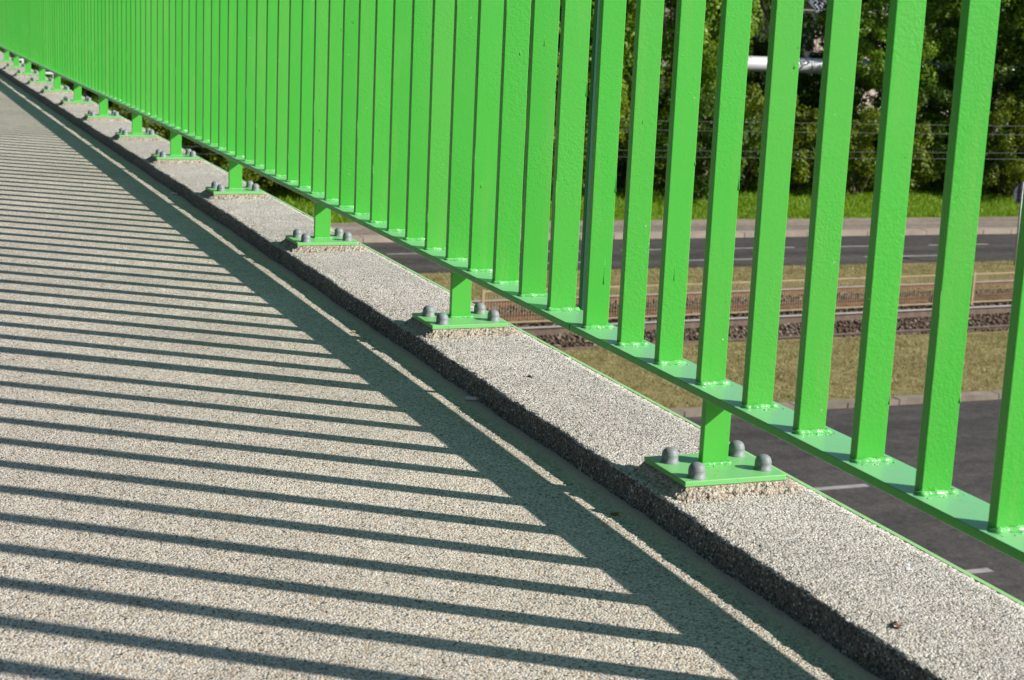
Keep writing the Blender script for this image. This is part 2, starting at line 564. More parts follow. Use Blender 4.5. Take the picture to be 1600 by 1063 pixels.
panels = [
    (0, range(-12, 4), -2.2, 0.432, 'nearest panel of the green railing, its broad bars standing well apart'),
    (1, range(4, 35), 0.437, 4.795, 'middle panel of the green railing between the two nearest rail joints'),
    (2, range(35, 66), 4.800, 9.155, 'green railing panel beyond the second rail joint, its bars closing up into a solid wall'),
    (3, range(66, 105), 9.160, 14.70, 'farthest panel of the green railing, at the end where the kerb vanishes'),
]
for pi, rng_, ya, yb, lab in panels:
    root = empty('railing_panel', B(0, ya, 0))
    tag(root, lab, 'railing', 'green steel railing panels along the footbridge')
    L = Vector(root.location)
    ysr = list(np.linspace(ya, yb, 24))
    rail_prof = [(RX0, -RT + 0.001), (RX0, -0.001), (RX0 + 0.001, 0), (RX1 - 0.001, 0), (RX1, -0.001), (RX1, -RT + 0.001), (RX1 - 0.001, -RT), (RX0 + 0.001, -RT)]
    dz = {0: 0.0, 1: 0.0012, 2: 0.0, 3: 0.001}[pi]
    prof = [(x, z + dz * 0) for x, z in rail_prof]
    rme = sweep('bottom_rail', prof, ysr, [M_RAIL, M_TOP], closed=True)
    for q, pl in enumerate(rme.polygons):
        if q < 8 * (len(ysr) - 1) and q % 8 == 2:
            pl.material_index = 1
    link('bottom_rail', rme, root, -L)
    hp = []
    for k in range(14):
        a = 2 * math.pi * k / 14
        hp.append((BW / 2 + 0.030 * math.cos(a), BAR_H + 0.028 + 0.030 * math.sin(a)))
    link('handrail', sweep('handrail', hp, ysr, M_RAIL, True, closed=True), root, -L)
    for n in rng_:
        y = bar_y(n)
        o = link('baluster', (BARS if pi == 0 else BARS2)[(n * 5 + 3) % 9], root, Vector(B(0, y, 0)) - L, yaw(y) + random.uniform(-0.012, 0.012))
        if n < 48:
            w = link('weld_bead', (WELDS if pi == 0 else WELDS2)[(n * 7 + 2) % 6], o)
    for n in post_idx[pi]:
        y = post_y(n)
        c = Vector(B(BW / 2, y, 0)) - L
        po = link('post', POST, root, c, yaw(y))
        link('base_plate', PLATE, po, (-BW / 2, 0, 0))
        for cx_, cy_ in ((-0.0423, 0.0235), (-0.0403, -0.0582), (0.0765, 0.0362), (0.0783, -0.0416)):
            link('bolt_cap', CAP, po, (cx_ - BW / 2, cy_, PZ - 0.0003), random.uniform(0, 6))
        link('weld_bead', PWELD, po, (-PW / 2, 0, PZ))
        pad = link('mortar_bed', PAD[(n * 3 + n // 8) % 5], None, B(0, y, 0), yaw(y))
        which = {-8: 'outside the frame', 0: 'nearest, under the base plate with four big grey caps'}.get(n)
        pad.parent = kerb
    if pi == 0:
        jp = bevel_box('joint_plate', 0.0612, 0.0690, 0, 0.013, -0.022, BAR_H, 0.001, M_SPLICE, 1)
        link('joint_plate', jp, root, Vector(B(0, 0.560, 0)) - L)

# litter on the deck ----------------------------------------------
M_PAPER = plain_mat('cigarette_paper', (0.72, 0.70, 0.66), 0.8)
M_FILT = plain_mat('cigarette_filter', (0.55, 0.36, 0.17), 0.8)
def butt(x, y, ang, label):
    r = empty('cigarette_butt', B(x, y, DZ + 0.0042), ang)
    tag(r, label, 'cigarette butt', 'cigarette butts in the gutter')
    a = MB(); a.tube([(-0.014, 0, 0), (0.006, 0, 0), (0.007, 0, 0)], [0.0036, 0.0038, 0.0034], 12)
    link('paper', a.mesh('paper', M_PAPER, True), r)
    a = MB(); a.tube([(0.007, 0, 0), (0.0085, 0, 0), (0.017, 0.001, 0)], [0.0030, 0.0034, 0.0032], 12)
    link('filter', a.mesh('filter', M_FILT, True), r)
butt(-0.108, 0.645, -0.45, 'white cigarette butt lying by the kerb between the two nearest posts')
butt(-0.108, 3.715, -0.5, 'small cigarette butt lying by the kerb beside the distant posts')
M_LEAF_DRY = plain_mat('dry_leaf', (0.16, 0.07, 0.03), 0.8)
def flake(name, p, sz, mat, label, cat, seed):
    rg = random.Random(seed)
    n = 9; V = [(0, 0, sz * 0.25)]
    for k in range(n):
        a = 2 * math.pi * k / n; r = sz * rg.uniform(0.55, 1.1)
        V.append((r * math.cos(a), r * 0.6 * math.sin(a), sz * rg.uniform(0.0, 0.45)))
    V += [(v[0] * 0.98, v[1] * 0.98, v[2] - 0.0009) for v in V]
    F = []
    for k in range(n):
        a, b_ = 1 + k, 1 + (k + 1) % n
        F.append((0, a, b_)); F.append((n + 1, n + 1 + b_, n + 1 + a)); F.append((a, n + 1 + a, n + 1 + b_, b_))
    o = link(name, mesh_from(name, V, F, mat), None, p, rg.uniform(0, 6))
    tag(o, label, cat)
flake('dry_leaf', B(-0.056, -0.632, ktop(-0.056) + 0.001), 0.010, M_LEAF_DRY, 'small dark red curled leaf scrap on the lit kerb top at lower right', 'leaf', 4)
flake('dry_leaf', B(-0.140, -0.045, DZ + 0.001), 0.009, plain_mat('brown_leaf', (0.25, 0.14, 0.05), 0.8), 'brown leaf scrap in the gutter shade beside the nearest post', 'leaf', 9)
flake('dry_leaf', B(-0.150, 1.28, DZ + 0.001), 0.010, plain_mat('yellow_leaf', (0.42, 0.27, 0.10), 0.8), 'yellowish leaf scrap on the thin sunlit strip by the second post', 'leaf', 12)
flake('pebble', B(-0.004, 0.63, ktop(-0.004) + 0.001), 0.006, plain_mat('black_crumb', (0.03, 0.03, 0.03), 0.8), 'small black crumb on the sunlit kerb top between the two nearest posts', 'pebble', 15)
flake('bird_dropping', B(0.080, -0.462, ktop(0.08) - 0.0012), 0.012, plain_mat('pale_dropping', (0.72, 0.70, 0.72), 0.6), 'flattened whitish blob of bird dropping on the kerb top at the right', 'bird dropping', 17)  # whitish bird dropping on the kerb

# ------------------------------------------------------------------ the ground below
G = -5.94
def sheet(name, x0, x1, y0, y1, z, mat, nx=2, ny=2, kind='structure', slope=0.0):
    V = []; F = []
    for i in range(ny + 1):
        for j in range(nx + 1):
            x = x0 + (x1 - x0) * j / nx
            V.append((x, y0 + (y1 - y0) * i / ny + slope * x, z))
    for i in range(ny):
        for j in range(nx):
            a = i * (nx + 1) + j
            F.append((a, a + 1, a + nx + 2, a + nx + 1))
    o = link(name, mesh_from(name, V, F, mat))
    tag(o, kind=kind)
    return o

def ground_mat(name, c1, c2, c3, s=1.0, rough=0.95, b_=(30, 0.5, 0.04), lanes=False):
    m, t, b = new_mat(name)
    P = pos(t)
    a = noise(t, P, 0.55 * s, 5, 0.65)
    col = ramp(t, a, [(0.32, c1), (0.5, c2), (0.68, c3)])
    f = noise(t, P, 7 * s, 5, 0.7)
    col = mix(t, 1.0, col, ramp(t, f, [(0.3, (0.68, 0.68, 0.66)), (0.7, (1.2, 1.2, 1.15))]), 'MULTIPLY')
    if lanes:                        # tyre-polished wheel tracks and oil streaks along the road, fine grit
        mp = N(t, 'ShaderNodeMapping'); mp.inputs['Scale'].default_value = (0.035, 1.5, 1.0)
        t.links.new(P, mp.inputs[0])
        ln = noise(t, mp.outputs[0], 1.0, 4, 0.6)
        col = mix(t, 1.0, col, ramp(t, ln, [(0.35, (0.74, 0.74, 0.75)), (0.65, (1.2, 1.19, 1.18))]), 'MULTIPLY')
        gr = voro(t, P, 45)
        gs = N(t, 'ShaderNodeSeparateColor'); t.links.new(gr.outputs['Color'], gs.inputs[0])
        col = mix(t, 1.0, col, ramp(t, gs.outputs[0], [(0.0, (0.75, 0.75, 0.75)), (1.0, (1.3, 1.28, 1.25))]), 'MULTIPLY')
    else:                            # patchy tufts and bare spots
        tf = noise(t, P, 1.9 * s, 6, 0.75)
        col = mix(t, 1.0, col, ramp(t, tf, [(0.35, (0.72, 0.66, 0.58)), (0.55, (1.0, 1.0, 1.0)), (0.7, (1.12, 1.18, 0.95))]), 'MULTIPLY')
    t.links.new(col, b.inputs['Base Color'])
    b.inputs['Roughness'].default_value = rough
    b.inputs['Specular IOR Level'].default_value = 0.15
    t.links.new(bump(t, noise(t, P, b_[0], 4, 0.7), b_[1], b_[2]), b.inputs['Normal'])
    return m
M_SOIL = ground_mat('soil_and_grass', (0.07, 0.07, 0.03), (0.09, 0.10, 0.035), (0.12, 0.11, 0.05))
M_DRYG = ground_mat('dry_grass_ground', (0.24, 0.20, 0.095), (0.28, 0.24, 0.11), (0.22, 0.215, 0.08), 1.0)
M_ASPH = ground_mat('asphalt', (0.066, 0.063, 0.062), (0.077, 0.073, 0.071), (0.090, 0.085, 0.082), 0.6, 0.8, (90, 0.3, 0.01), True)
M_PAVE = ground_mat('pavement_asphalt', (0.22, 0.19, 0.165), (0.25, 0.215, 0.185), (0.28, 0.24, 0.205), 0.8, 0.9, (60, 0.4, 0.02), True)
M_BALL = ground_mat('ballast_soil', (0.05, 0.036, 0.025), (0.07, 0.05, 0.034), (0.10, 0.07, 0.048), 2.0, 0.95, (18, 1.0, 0.05))
M_LINE = plain_mat('worn_white_line', (0.33, 0.32, 0.31), 0.8, 0, None, 0.25, 3)

sheet('ground', -120, 160, -60, 220, G - 0.10, M_SOIL, 4, 4)
near_road = sheet('near_road', -60, 90, 4.0, 20.66, G, M_ASPH, 6, 3)
far_road = sheet('far_road', -60, 90, 33.62, 38.5, G, M_ASPH, 6, 2)
sheet('pavement', -60, 90, 38.9, 41.28, G + 0.10, M_PAVE, 6, 2)
sheet('median', -60, 90, 20.9, 25.45, G + 0.08, M_DRYG, 6, 3)
sheet('verge', -60, 90, 29.9, 33.6, G + 0.06, M_DRYG, 6, 3)
sheet('track_bed', -60, 90, 25.0, 30.3, G + 0.03, M_BALL, 30, 8)

# kerbs of the roads: runs of separate stones in one strip each
M_KST = plain_mat('kerb_stone', (0.33, 0.275, 0.225), 0.85, 0, (40, 0.4, 0.01), 0.2, 1.3)
M_KST2 = plain_mat('dirty_kerb_stone', (0.235, 0.195, 0.155), 0.9, 0, (40, 0.4, 0.01), 0.3, 2.2)
def stone_kerb(name, y0, y1, z1, mat):
    mb = MB(); x = -40.0
    rg = random.Random(name)
    while x < 80:
        w = 0.98
        mb.box(x, x + w, y0 + rg.uniform(-0.008, 0.008), y1, G - 0.1, z1 + rg.uniform(-0.008, 0.008))
        x += 1.0
    tag(link(name, mb.mesh(name, mat)), kind='structure')
stone_kerb('near_road_kerb', 20.66, 20.9, G + 0.09, M_KST2)
stone_kerb('far_road_kerb', 38.5, 38.9, G + 0.13, M_KST)

# road markings ----------------------------------------------------
def dashes(name, rows):
    mb = MB()
    for y, w, x0, ln, gap, x1 in rows:
        x = x0
        while x < x1:
            mb.add([(x, y - w / 2, G + 0.004), (x + ln, y - w / 2, G + 0.004), (x + ln, y + w / 2, G + 0.004), (x, y + w / 2, G + 0.004)], [(0, 1, 2, 3)])
            x += ln + gap
    o = link(name, mb.mesh(name, M_LINE)); tag(o, kind='structure')
dashes('near_road_markings', [(16.72, 0.13, -28.2, 4.0, 8.0, 60), (13.32, 0.13, -28.7, 4.0, 8.0, 60)])
dashes('far_road_markings', [(36.68, 0.12, -11.0, 2.0, 1.15, 60), (34.98, 0.12, -10.0, 3.2, 2.4, 60)])

# ------------------------------------------------------------------ tram tracks
M_RUST = plain_mat('rusty_rail', (0.19, 0.09, 0.045), 0.8, 0, (60, 0.3, 0.01), 0.3, 6)
M_RUSTD = plain_mat('brown_rail', (0.135, 0.095, 0.07), 0.75, 0, (60, 0.3, 0.01), 0.3, 6)
M_STEEL = plain_mat('polished_rail', (0.48, 0.47, 0.46), 0.45, 0.35, None, 0.1, 4)
TS = 0.05        # tracks run a touch askew of the roads
def rail(parent, yc, z, mat, shiny=True):
    """flat-bottomed rail: foot, web and head; the polished running surface is a sub-part"""
    prof = [(-0.062, 0.0), (-0.062, 0.012), (-0.012, 0.026), (-0.009, 0.118), (-0.033, 0.128), (-0.034, 0.153),
            (-0.026, 0.159), (0.026, 0.159), (0.034, 0.153), (0.033, 0.128), (0.009, 0.118), (0.012, 0.026), (0.062, 0.012), (0.062, 0.0)]
    V = []; F = []; k = len(prof)
    xs = [-50, -20, 0, 10, 20, 30, 45, 80]
    for x in xs:
        for (y, zz) in prof:
            V.append((x, yc + y + TS * (x - 15), z + zz))
    for i in range(len(xs) - 1):
        for j in range(k):
            F.append((i * k + j, (i + 1) * k + j, (i + 1) * k + (j + 1) % k, i * k + (j + 1) % k))
    o = link('rail', mesh_from('rail', V, F, mat), parent)
    if not shiny:
        return
    V = []; F = []
    hp = [(-0.0345, 0.146), (-0.0345, 0.154), (-0.026, 0.1605), (0.026, 0.1605), (0.0345, 0.154)]
    for x in xs:
        for (y, zz) in hp:
            V.append((x, yc + y + TS * (x - 15), z + zz))
    for i in range(len(xs) - 1):
        for j in range(len(hp) - 1):
            F.append((i * 5 + j, (i + 1) * 5 + j, (i + 1) * 5 + j + 1, i * 5 + j + 1))
    link('running_surface', mesh_from('running_surface', V, F, M_STEEL), o)
def track(ya, yb, za, zb, mats, lab):
    root = empty('tram_track', (0, 0, 0))
    tag(root, lab, 'tram track', 'tram tracks in the median')
    rail(root, ya, za, mats[0], False); rail(root, yb, zb, mats[1])
    mb = MB()
    sl = None
    for i in range(-4, 56):
        x = i * 0.66 + 2
        if x < 3 or x > 36:
            continue
        if sl is None:
            a = MB(); a.box(-0.12, 0.12, ya - 0.45, yb + 0.45, -0.10, 0.0)
            for yc in (ya, yb):
                for s in (-1, 1):
                    a.box(-0.05, 0.05, yc + s * 0.10 - 0.03, yc + s * 0.10 + 0.03, 0.0, 0.035)
            sl = a.mesh('sleeper', M_CONC)
        link('sleeper', sl, root, (x, TS * (x - 15), min(za, zb) + 0.004))
track(25.55, 26.98, G - 0.045, G + 0.05, (M_RUSTD, M_RUSTD), 'nearer tram track with one half sunken rail at the edge of the dry grass')
track(28.42, 29.86, G + 0.02, G + 0.02, (M_RUST, M_RUST), 'farther tram track with rusty orange rail sides, behind the low barrier')

def rocks(n, x0, x1, y0, y1, z, smin, smax, mat, seed):
    rg = np.random.default_rng(seed)
    base = np.array([(1, 0, 0), (-1, 0, 0), (0, 1, 0), (0, -1, 0), (0, 0, 1), (0, 0, -1)], float)
    tri = np.array([(0, 2, 4), (2, 1, 4), (1, 3, 4), (3, 0, 4), (2, 0, 5), (1, 2, 5), (3, 1, 5), (0, 3, 5)])
    c = np.stack([rg.uniform(x0, x1, n), rg.uniform(y0, y1, n), np.full(n, z)], 1)
    c[:, 1] += TS * (c[:, 0] - 15)
    s = rg.uniform(smin, smax, n)
    V = base[None] * s[:, None, None] * rg.uniform(0.55, 1.25, (n, 6, 1))
    V += rg.normal(0, 0.12, V.shape) * s[:, None, None]
    a = rg.uniform(0, 6.28, n)
    ca, sa = np.cos(a)[:, None], np.sin(a)[:, None]
    x = V[..., 0] * ca - V[..., 1] * sa; y = V[..., 0] * sa + V[..., 1] * ca
    V[..., 0] = x; V[..., 1] = y; V[..., 2] *= 0.75
    V = (V + c[:, None]).reshape(-1, 3)
    F = (tri[None] + (np.arange(n) * 6)[:, None, None]).reshape(-1, 3)
    me = bpy.data.meshes.new('ballast')
    me.vertices.add(len(V)); me.vertices.foreach_set('co', V.astype(np.float32).ravel())
    me.loops.add(F.size); me.loops.foreach_set('vertex_index', F.astype(np.int32).ravel())
    me.polygons.add(len(F))
    me.polygons.foreach_set('loop_start', np.arange(len(F), dtype=np.int32) * 3)
    me.polygons.foreach_set('loop_total', np.full(len(F), 3, np.int32))
    me.materials.append(mat); me.update(); me.validate()
    return me
def ballast_mat():
    m, t, b = new_mat('ballast_stone')
    v = voro(t, pos(t), 9.0)
    sep = N(t, 'ShaderNodeSeparateColor'); t.links.new(v.outputs['Color'], sep.inputs[0])
    col = ramp(t, sep.outputs[0], [(0.0, (0.125, 0.08, 0.05)), (0.3, (0.08, 0.053, 0.034)), (0.5, (0.155, 0.108, 0.07)), (0.68, (0.11, 0.088, 0.07)), (0.84, (0.26, 0.21, 0.165)), (0.95, (0.05, 0.036, 0.026))], 'CONSTANT')
    t.links.new(col, b.inputs['Base Color']); b.inputs['Roughness'].default_value = 0.9
    return m
M_STONE = ballast_mat()
o = link('ballast', rocks(20000, 5, 36, 25.15, 30.0, G + 0.045, 0.025, 0.062, M_STONE, 3)); tag(o, kind='stuff')

# low barrier between the tracks ------------------------------------
M_FENCE = plain_mat('barrier_paint', (0.37, 0.29, 0.17), 0.6, 0, None, 0.2, 5)
fr = empty('barrier_fence', (0, 0, G))
tag(fr, 'low tan barrier of thin upright rods between the two tram tracks', 'barrier')
FY = 27.85
def fy(x): return FY + TS * (x - 15)
FX = [10.16, 13.5, 16.5, 19.3, 21.97, 24.9, 27.8, 30.7, 33.6]
postm = MB(); postm.box(-0.03, 0.03, -0.025, 0.025, -0.05, 0.80)
postm = postm.mesh('post', M_FENCE)
for x in FX:
    link('post', postm, fr, (x, fy(x), 0))
for a_, b_ in zip(FX[:-1], FX[1:]):
    mb = MB()
    ln = b_ - a_
    for zz in (0.13, 0.76):
        mb.box(0.035, ln - 0.035, -0.016, 0.016, zz - 0.014, zz + 0.014)
    x = 0.08
    while x < ln - 0.06:
        mb.box(x - 0.0045, x + 0.0045, -0.0045, 0.0045, 0.14, 0.75)
        x += 0.0605
    link('rod_panel', mb.mesh('rod_panel', M_FENCE), fr, (a_, fy(a_), 0), math.atan(TS))

# overhead wires ------------------------------------------------------
M_WIRE = plain_mat('tram_wire', (0.10, 0.115, 0.12), 0.55, 0.2)
for y, z, lab in ((27.0, -1.80, 'topmost overhead tram wire crossing in front of the trees'),
                  (27.0, -1.98, 'second overhead tram wire from the top'),
                  (29.5, -2.62, 'third overhead tram wire from the top'),
                  (29.5, -2.76, 'lowest and brightest overhead tram wire')):
    mb = MB(); pts = []
    for k in range(41):
        x = -30 + 100 * k / 40
        u = ((x - 18) / 16.0)
        pts.append((x, y, z + 0.02 * u * u - 0.02))
    mb.tube(pts, 0.0040, 6)
    tag(link('overhead_wire', mb.mesh('overhead_wire', M_WIRE, True)), lab, 'wire', 'overhead tram wires')

# road sign ------------------------------------------------------------
M_GALV = plain_mat('galvanised_pole', (0.42, 0.42, 0.42), 0.5, 0.3)
M_SBACK = plain_mat('sign_back', (0.06, 0.075, 0.10), 0.5, 0.2)
sg = empty('road_sign', (26.86, 33.0, G + 0.06))
tag(sg, 'round road sign seen from its dark back on a thin grey pole', 'road sign')
mb = MB(); mb.tube([(0, 0, -0.1), (0, 0, 2.16)], 0.033, 14); link('pole', mb.mesh('pole', M_GALV, True), sg)
V = []; F = []; n = 40
prof = [(0.0, 0.0), (0.245, 0.0), (0.262, -0.018), (0.270, -0.018), (0.270, 0.008), (0.0, 0.008)]
for r, y in prof:
    for k in range(n):
        a = 2 * math.pi * k / n; V.append((0.03 + r * math.cos(a), 0.05 + y, 1.85 + r * math.sin(a)))
for i in range(len(prof) - 1):
    for k in range(n):
        F.append((i * n + k, i * n + (k + 1) % n, (i + 1) * n + (k + 1) % n, (i + 1) * n + k))
link('sign_disc', mesh_from('sign_disc', V, F, M_SBACK), sg)
mb = MB()
for zz in (1.73, 1.98):
    mb.box(-0.06, 0.12, 0.030, 0.048, zz - 0.018, zz + 0.018); mb.box(-0.045, 0.045, -0.04, 0.030, zz - 0.012, zz + 0.012)
link('clamp', mb.mesh('clamp', M_GALV), sg)

# heating pipe ---------------------------------------------------------
M_PIPE = plain_mat('pipe_cladding', (0.70, 0.71, 0.73), 0.42, 0.25, None, 0.06, 1.5)
hpz = -1.60
hp = empty('heating_pipe', (20, 49.0, G))
tag(hp, 'thick silver clad heating pipe raised on supports among the trees', 'pipe')
mb = MB(); mb.tube([(-40 + 4 * k, 49.0 - 0.0 * k, hpz + 0.03 - 0.012 * (k - 12)) for k in range(30)], 0.26, 28)
link('pipe_body', mb.mesh('pipe_body', M_PIPE, True), hp, (-20, -49.0, -G))
mb = MB()
for k in range(29):
    x = -38 + 4 * k
    mb.tube([(x - 0.03, 49.0, hpz + 0.03 - 0.012 * (k - 11.5)), (x + 0.03, 49.0, hpz + 0.03 - 0.012 * (k - 11.5))], 0.272, 28)
link('band', mb.mesh('band', M_PIPE, True), hp, (-20, -49.0, -G))
for x in (-10, 2, 14, 26.2, 38, 50):
    mb = MB(); mb.box(-0.12, 0.12, -0.12, 0.12, -0.1, -G + hpz - 0.20)
    mb.box(-0.2, 0.2, -0.35, 0.35, -G + hpz - 0.32, -G + hpz - 0.22)
    link('support', mb.mesh('support', M_CONC), hp, (x - 20, 0, 0))

# white frames far along the bridge -------------------------------------
M_WHITE = plain_mat('white_paint', (0.78, 0.78, 0.76), 0.5)
for xr, w, top, yy, lab in ((3.36, 0.9, -1.88, 45.0, 'small white tube frame seen under the far rail, nearer the left edge'),
                        (4.16, 0.8, -2.22, 45.0, 'small white tube frame with a corner post seen under the far rail')):
    t_ = 0.045
    r = empty('white_frame', (xr, yy, G)); tag(r, lab, 'frame')
    mb = MB(); mb.box(-w, 0, -t_ / 2, t_ / 2, top - G - t_, top - G); link('crossbar', mb.mesh('crossbar', M_WHITE), r)
    mb = MB(); mb.box(-t_, 0, -t_ / 2, t_ / 2, -0.1, top - G - t_ - 0.001); pm = mb.mesh('leg', M_WHITE)
    link('leg', pm, r); link('leg', pm, r, (-w + t_, 0, 0))

# building behind the trees ----------------------------------------------
M_WALL = plain_mat('pale_render', (0.60, 0.50, 0.43), 0.9, 0, None, 0.08, 1.0)
M_ROOF = plain_mat('sheet_roof', (0.36, 0.38, 0.42), 0.5, 0.3, None, 0.06, 1.0)
M_DARK = plain_mat('dark_glass', (0.03, 0.035, 0.04), 0.2)
bd = empty('house', (48, 70, G)); tag(bd, 'pale rendered house with grey ribbed sheet roof half hidden behind the trees', 'house')
mb = MB(); mb.box(-5, 5, 0, 8, -0.1, -G + 0.05); link('wall', mb.mesh('wall', M_WALL), bd)
mb = MB()
th = 0.55
zE = -G + 0.10
V = [(-5.4, -0.5, zE), (5.4, -0.5, zE), (5.4, 4, zE + 2.6), (-5.4, 4, zE + 2.6), (5.4, 8.5, zE), (-5.4, 8.5, zE)]
V2 = [(x, y, z + 0.09) for x, y, z in V]
mb.add(V2 + V, [(0, 1, 2, 3), (3, 2, 4, 5), (6, 9, 8, 7), (9, 11, 10, 8), (0, 6, 7, 1), (4, 10, 11, 5), (0, 3, 9, 6), (3, 5, 11, 9), (1, 7, 8, 2), (2, 8, 10, 4)])
x = -5.3
while x < 5.35:
    ax = [(x - 0.02, -0.5, zE + 0.09), (x + 0.02, -0.5, zE + 0.09), (x + 0.02, 4, zE + 2.69), (x - 0.02, 4, zE + 2.69)]
    mb.add(ax + [(p[0], p[1], p[2] + 0.05) for p in ax], [(4, 5, 6, 7), (0, 4, 7, 3), (1, 2, 6, 5), (0, 1, 5, 4)])
    x += 0.24
link('roof', mb.mesh('roof', M_ROOF), bd)
for x in (-3.2, 0.4, 3.2):
    mb = MB(); mb.box(x - 0.6, x + 0.6, -0.03, 0.02, 2.6, 4.0); link('window', mb.mesh('window', M_DARK), bd)
mb = MB(); mb.box(-5.42, 5.42, -0.62, -0.505, zE - 0.06, zE + 0.06); link('gutter', mb.mesh('gutter', M_ROOF), bd)

# ------------------------------------------------------------------ vegetation
def leaf_mat(name, c1, c2, c3, trans=0.35):
    m = bpy.data.materials.new(name); m.use_nodes = True
    t = m.node_tree
    for n in list(t.nodes):
        t.nodes.remove(n)
    out = t.nodes.new('ShaderNodeOutputMaterial')
    P = pos(t)
    a = noise(t, P, 0.9, 3, 0.6)
    geo = t.nodes.new('ShaderNodeNewGeometry')
    rp = geo.outputs['Random Per Island']
    col = ramp(t, math_n(t, 'MULTIPLY_ADD', rp, 0.5, math_n(t, 'MULTIPLY', a, 0.5)), [(0.2, c1), (0.5, c2), (0.8, c3)])
    d = t.nodes.new('ShaderNodeBsdfPrincipled')
    d.inputs['Roughness'].default_value = 0.5
    d.inputs['Specular IOR Level'].default_value = 0.3
    t.links.new(col, d.inputs['Base Color'])
    tr = t.nodes.new('ShaderNodeBsdfTranslucent')
    t.links.new(mix(t, 1.0, col, (1.5, 1.3, 0.5), 'MULTIPLY'), tr.inputs[0])
    mx = t.nodes.new('ShaderNodeMixShader'); mx.inputs[0].default_value = trans
    t.links.new(d.outputs[0], mx.inputs[1]); t.links.new(tr.outputs[0], mx.inputs[2])
    t.links.new(mx.outputs[0], out.inputs[0])
    return m
M_LEAF_A = leaf_mat('maple_leaf', (0.085, 0.185, 0.015), (0.15, 0.28, 0.022), (0.26, 0.39, 0.036))
M_LEAF_B = leaf_mat('dark_leaf', (0.04, 0.09, 0.011), (0.065, 0.13, 0.015), (0.10, 0.18, 0.022))
M_LEAF_C = leaf_mat('shrub_leaf', (0.08, 0.14, 0.012), (0.135, 0.195, 0.015), (0.215, 0.275, 0.022))
M_GRASS = leaf_mat('grass_blade', (0.12, 0.23, 0.012), (0.17, 0.31, 0.016), (0.23, 0.38, 0.024), 0.3)
M_DRYB = leaf_mat('dry_blade', (0.22, 0.20, 0.09), (0.28, 0.25, 0.115), (0.33, 0.30, 0.15), 0.2)
M_BARK = plain_mat('bark', (0.085, 0.065, 0.048), 0.95, 0, (25, 0.8, 0.03), 0.3, 6)

def leaf_cloud(rg, centres, radii, per, size, squash=0.8):
    """leaf quads spread through clumps; each a kite-shaped blade"""
    nC = len(centres)
    idx = np.repeat(np.arange(nC), per)
    n = len(idx)
    d = rg.normal(0, 1, (n, 3)); d /= np.linalg.norm(d, axis=1)[:, None]
    r = rg.uniform(0.35, 1.0, n) ** 0.6
    c = centres[idx] + d * (r * radii[idx])[:, None] * np.array([1, 1, squash])
    nrm = d * 0.9 + rg.normal(0, 0.38, (n, 3)) + np.array([0, 0, 0.5]); nrm /= np.linalg.norm(nrm, axis=1)[:, None]
    u = rg.normal(0, 1, (n, 3)); u -= (u * nrm).sum(1)[:, None] * nrm; u /= np.linalg.norm(u, axis=1)[:, None]
    w = np.cross(nrm, u)
    s = size * rg.uniform(0.6, 1.3, n)[:, None]
    tip = c + u * s * 0.62 - nrm * s * 0.12
    root = c - u * s * 0.5
    l = c + w * s * 0.42 + nrm * s * 0.08; q = c - w * s * 0.42 + nrm * s * 0.08
    return np.stack([root, l, tip, q], 1).reshape(-1, 3), n

def crown_mesh(name, seed, rx, ry, z0, z1, nclump, per, size, cr, mat, holes=0.25):
    rg = np.random.default_rng(seed)
    C_ = []
    zc, rz = (z0 + z1) / 2, (z1 - z0) / 2
    while len(C_) < nclump:
        p = rg.normal(0, 1, 3); p /= np.linalg.norm(p)
        rad = rg.uniform(0.45, 1.0) ** 0.5
        lump = 1 + 0.22 * math.sin(3 * p[0] * 2 + seed) + 0.18 * math.sin(4 * p[2] * 2 + seed * 2) + 0.15 * math.sin(5 * p[1] + seed)
        q = p * rad * lump
        if math.sin(q[0] * 5 + seed * 3) * math.sin(q[2] * 6 + seed) * math.sin(q[1] * 5 + 1) > (1 - holes) * 0.5:
            continue
        C_.append((q[0] * rx, q[1] * ry, zc + q[2] * rz))
    C_ = np.array(C_); R_ = rg.uniform(0.6, 1.3, nclump) * cr
    V, n = leaf_cloud(rg, C_, R_, per, size)
    return quads_mesh(name, V, n, mat), C_

def trunk_mesh(name, seed, h, r, centres, nb):
    rg = random.Random(seed)
    mb = MB()
    pts = [(0, 0, -0.3)]; rad = [r * 1.3]
    for k in range(1, 7):
        pts.append((rg.uniform(-0.12, 0.12) * k * 0.5, rg.uniform(-0.12, 0.12) * k * 0.5, h * k / 6)); rad.append(r * (1 - 0.13 * k))
    mb.tube(pts, rad, 9)
    for k in range(nb):
        i = rg.randint(2, 5); c = centres[rg.randrange(len(centres))]
        a = Vector(pts[i]); b_ = Vector(c)
        m_ = a.lerp(b_, 0.5) + Vector((rg.uniform(-0.3, 0.3), rg.uniform(-0.3, 0.3), rg.uniform(0.0, 0.4)))
        mb.tube([a, m_, b_], [rad[i] * 0.5, rad[i] * 0.3, 0.012], 6)
    return mb.mesh(name, M_BARK, True)

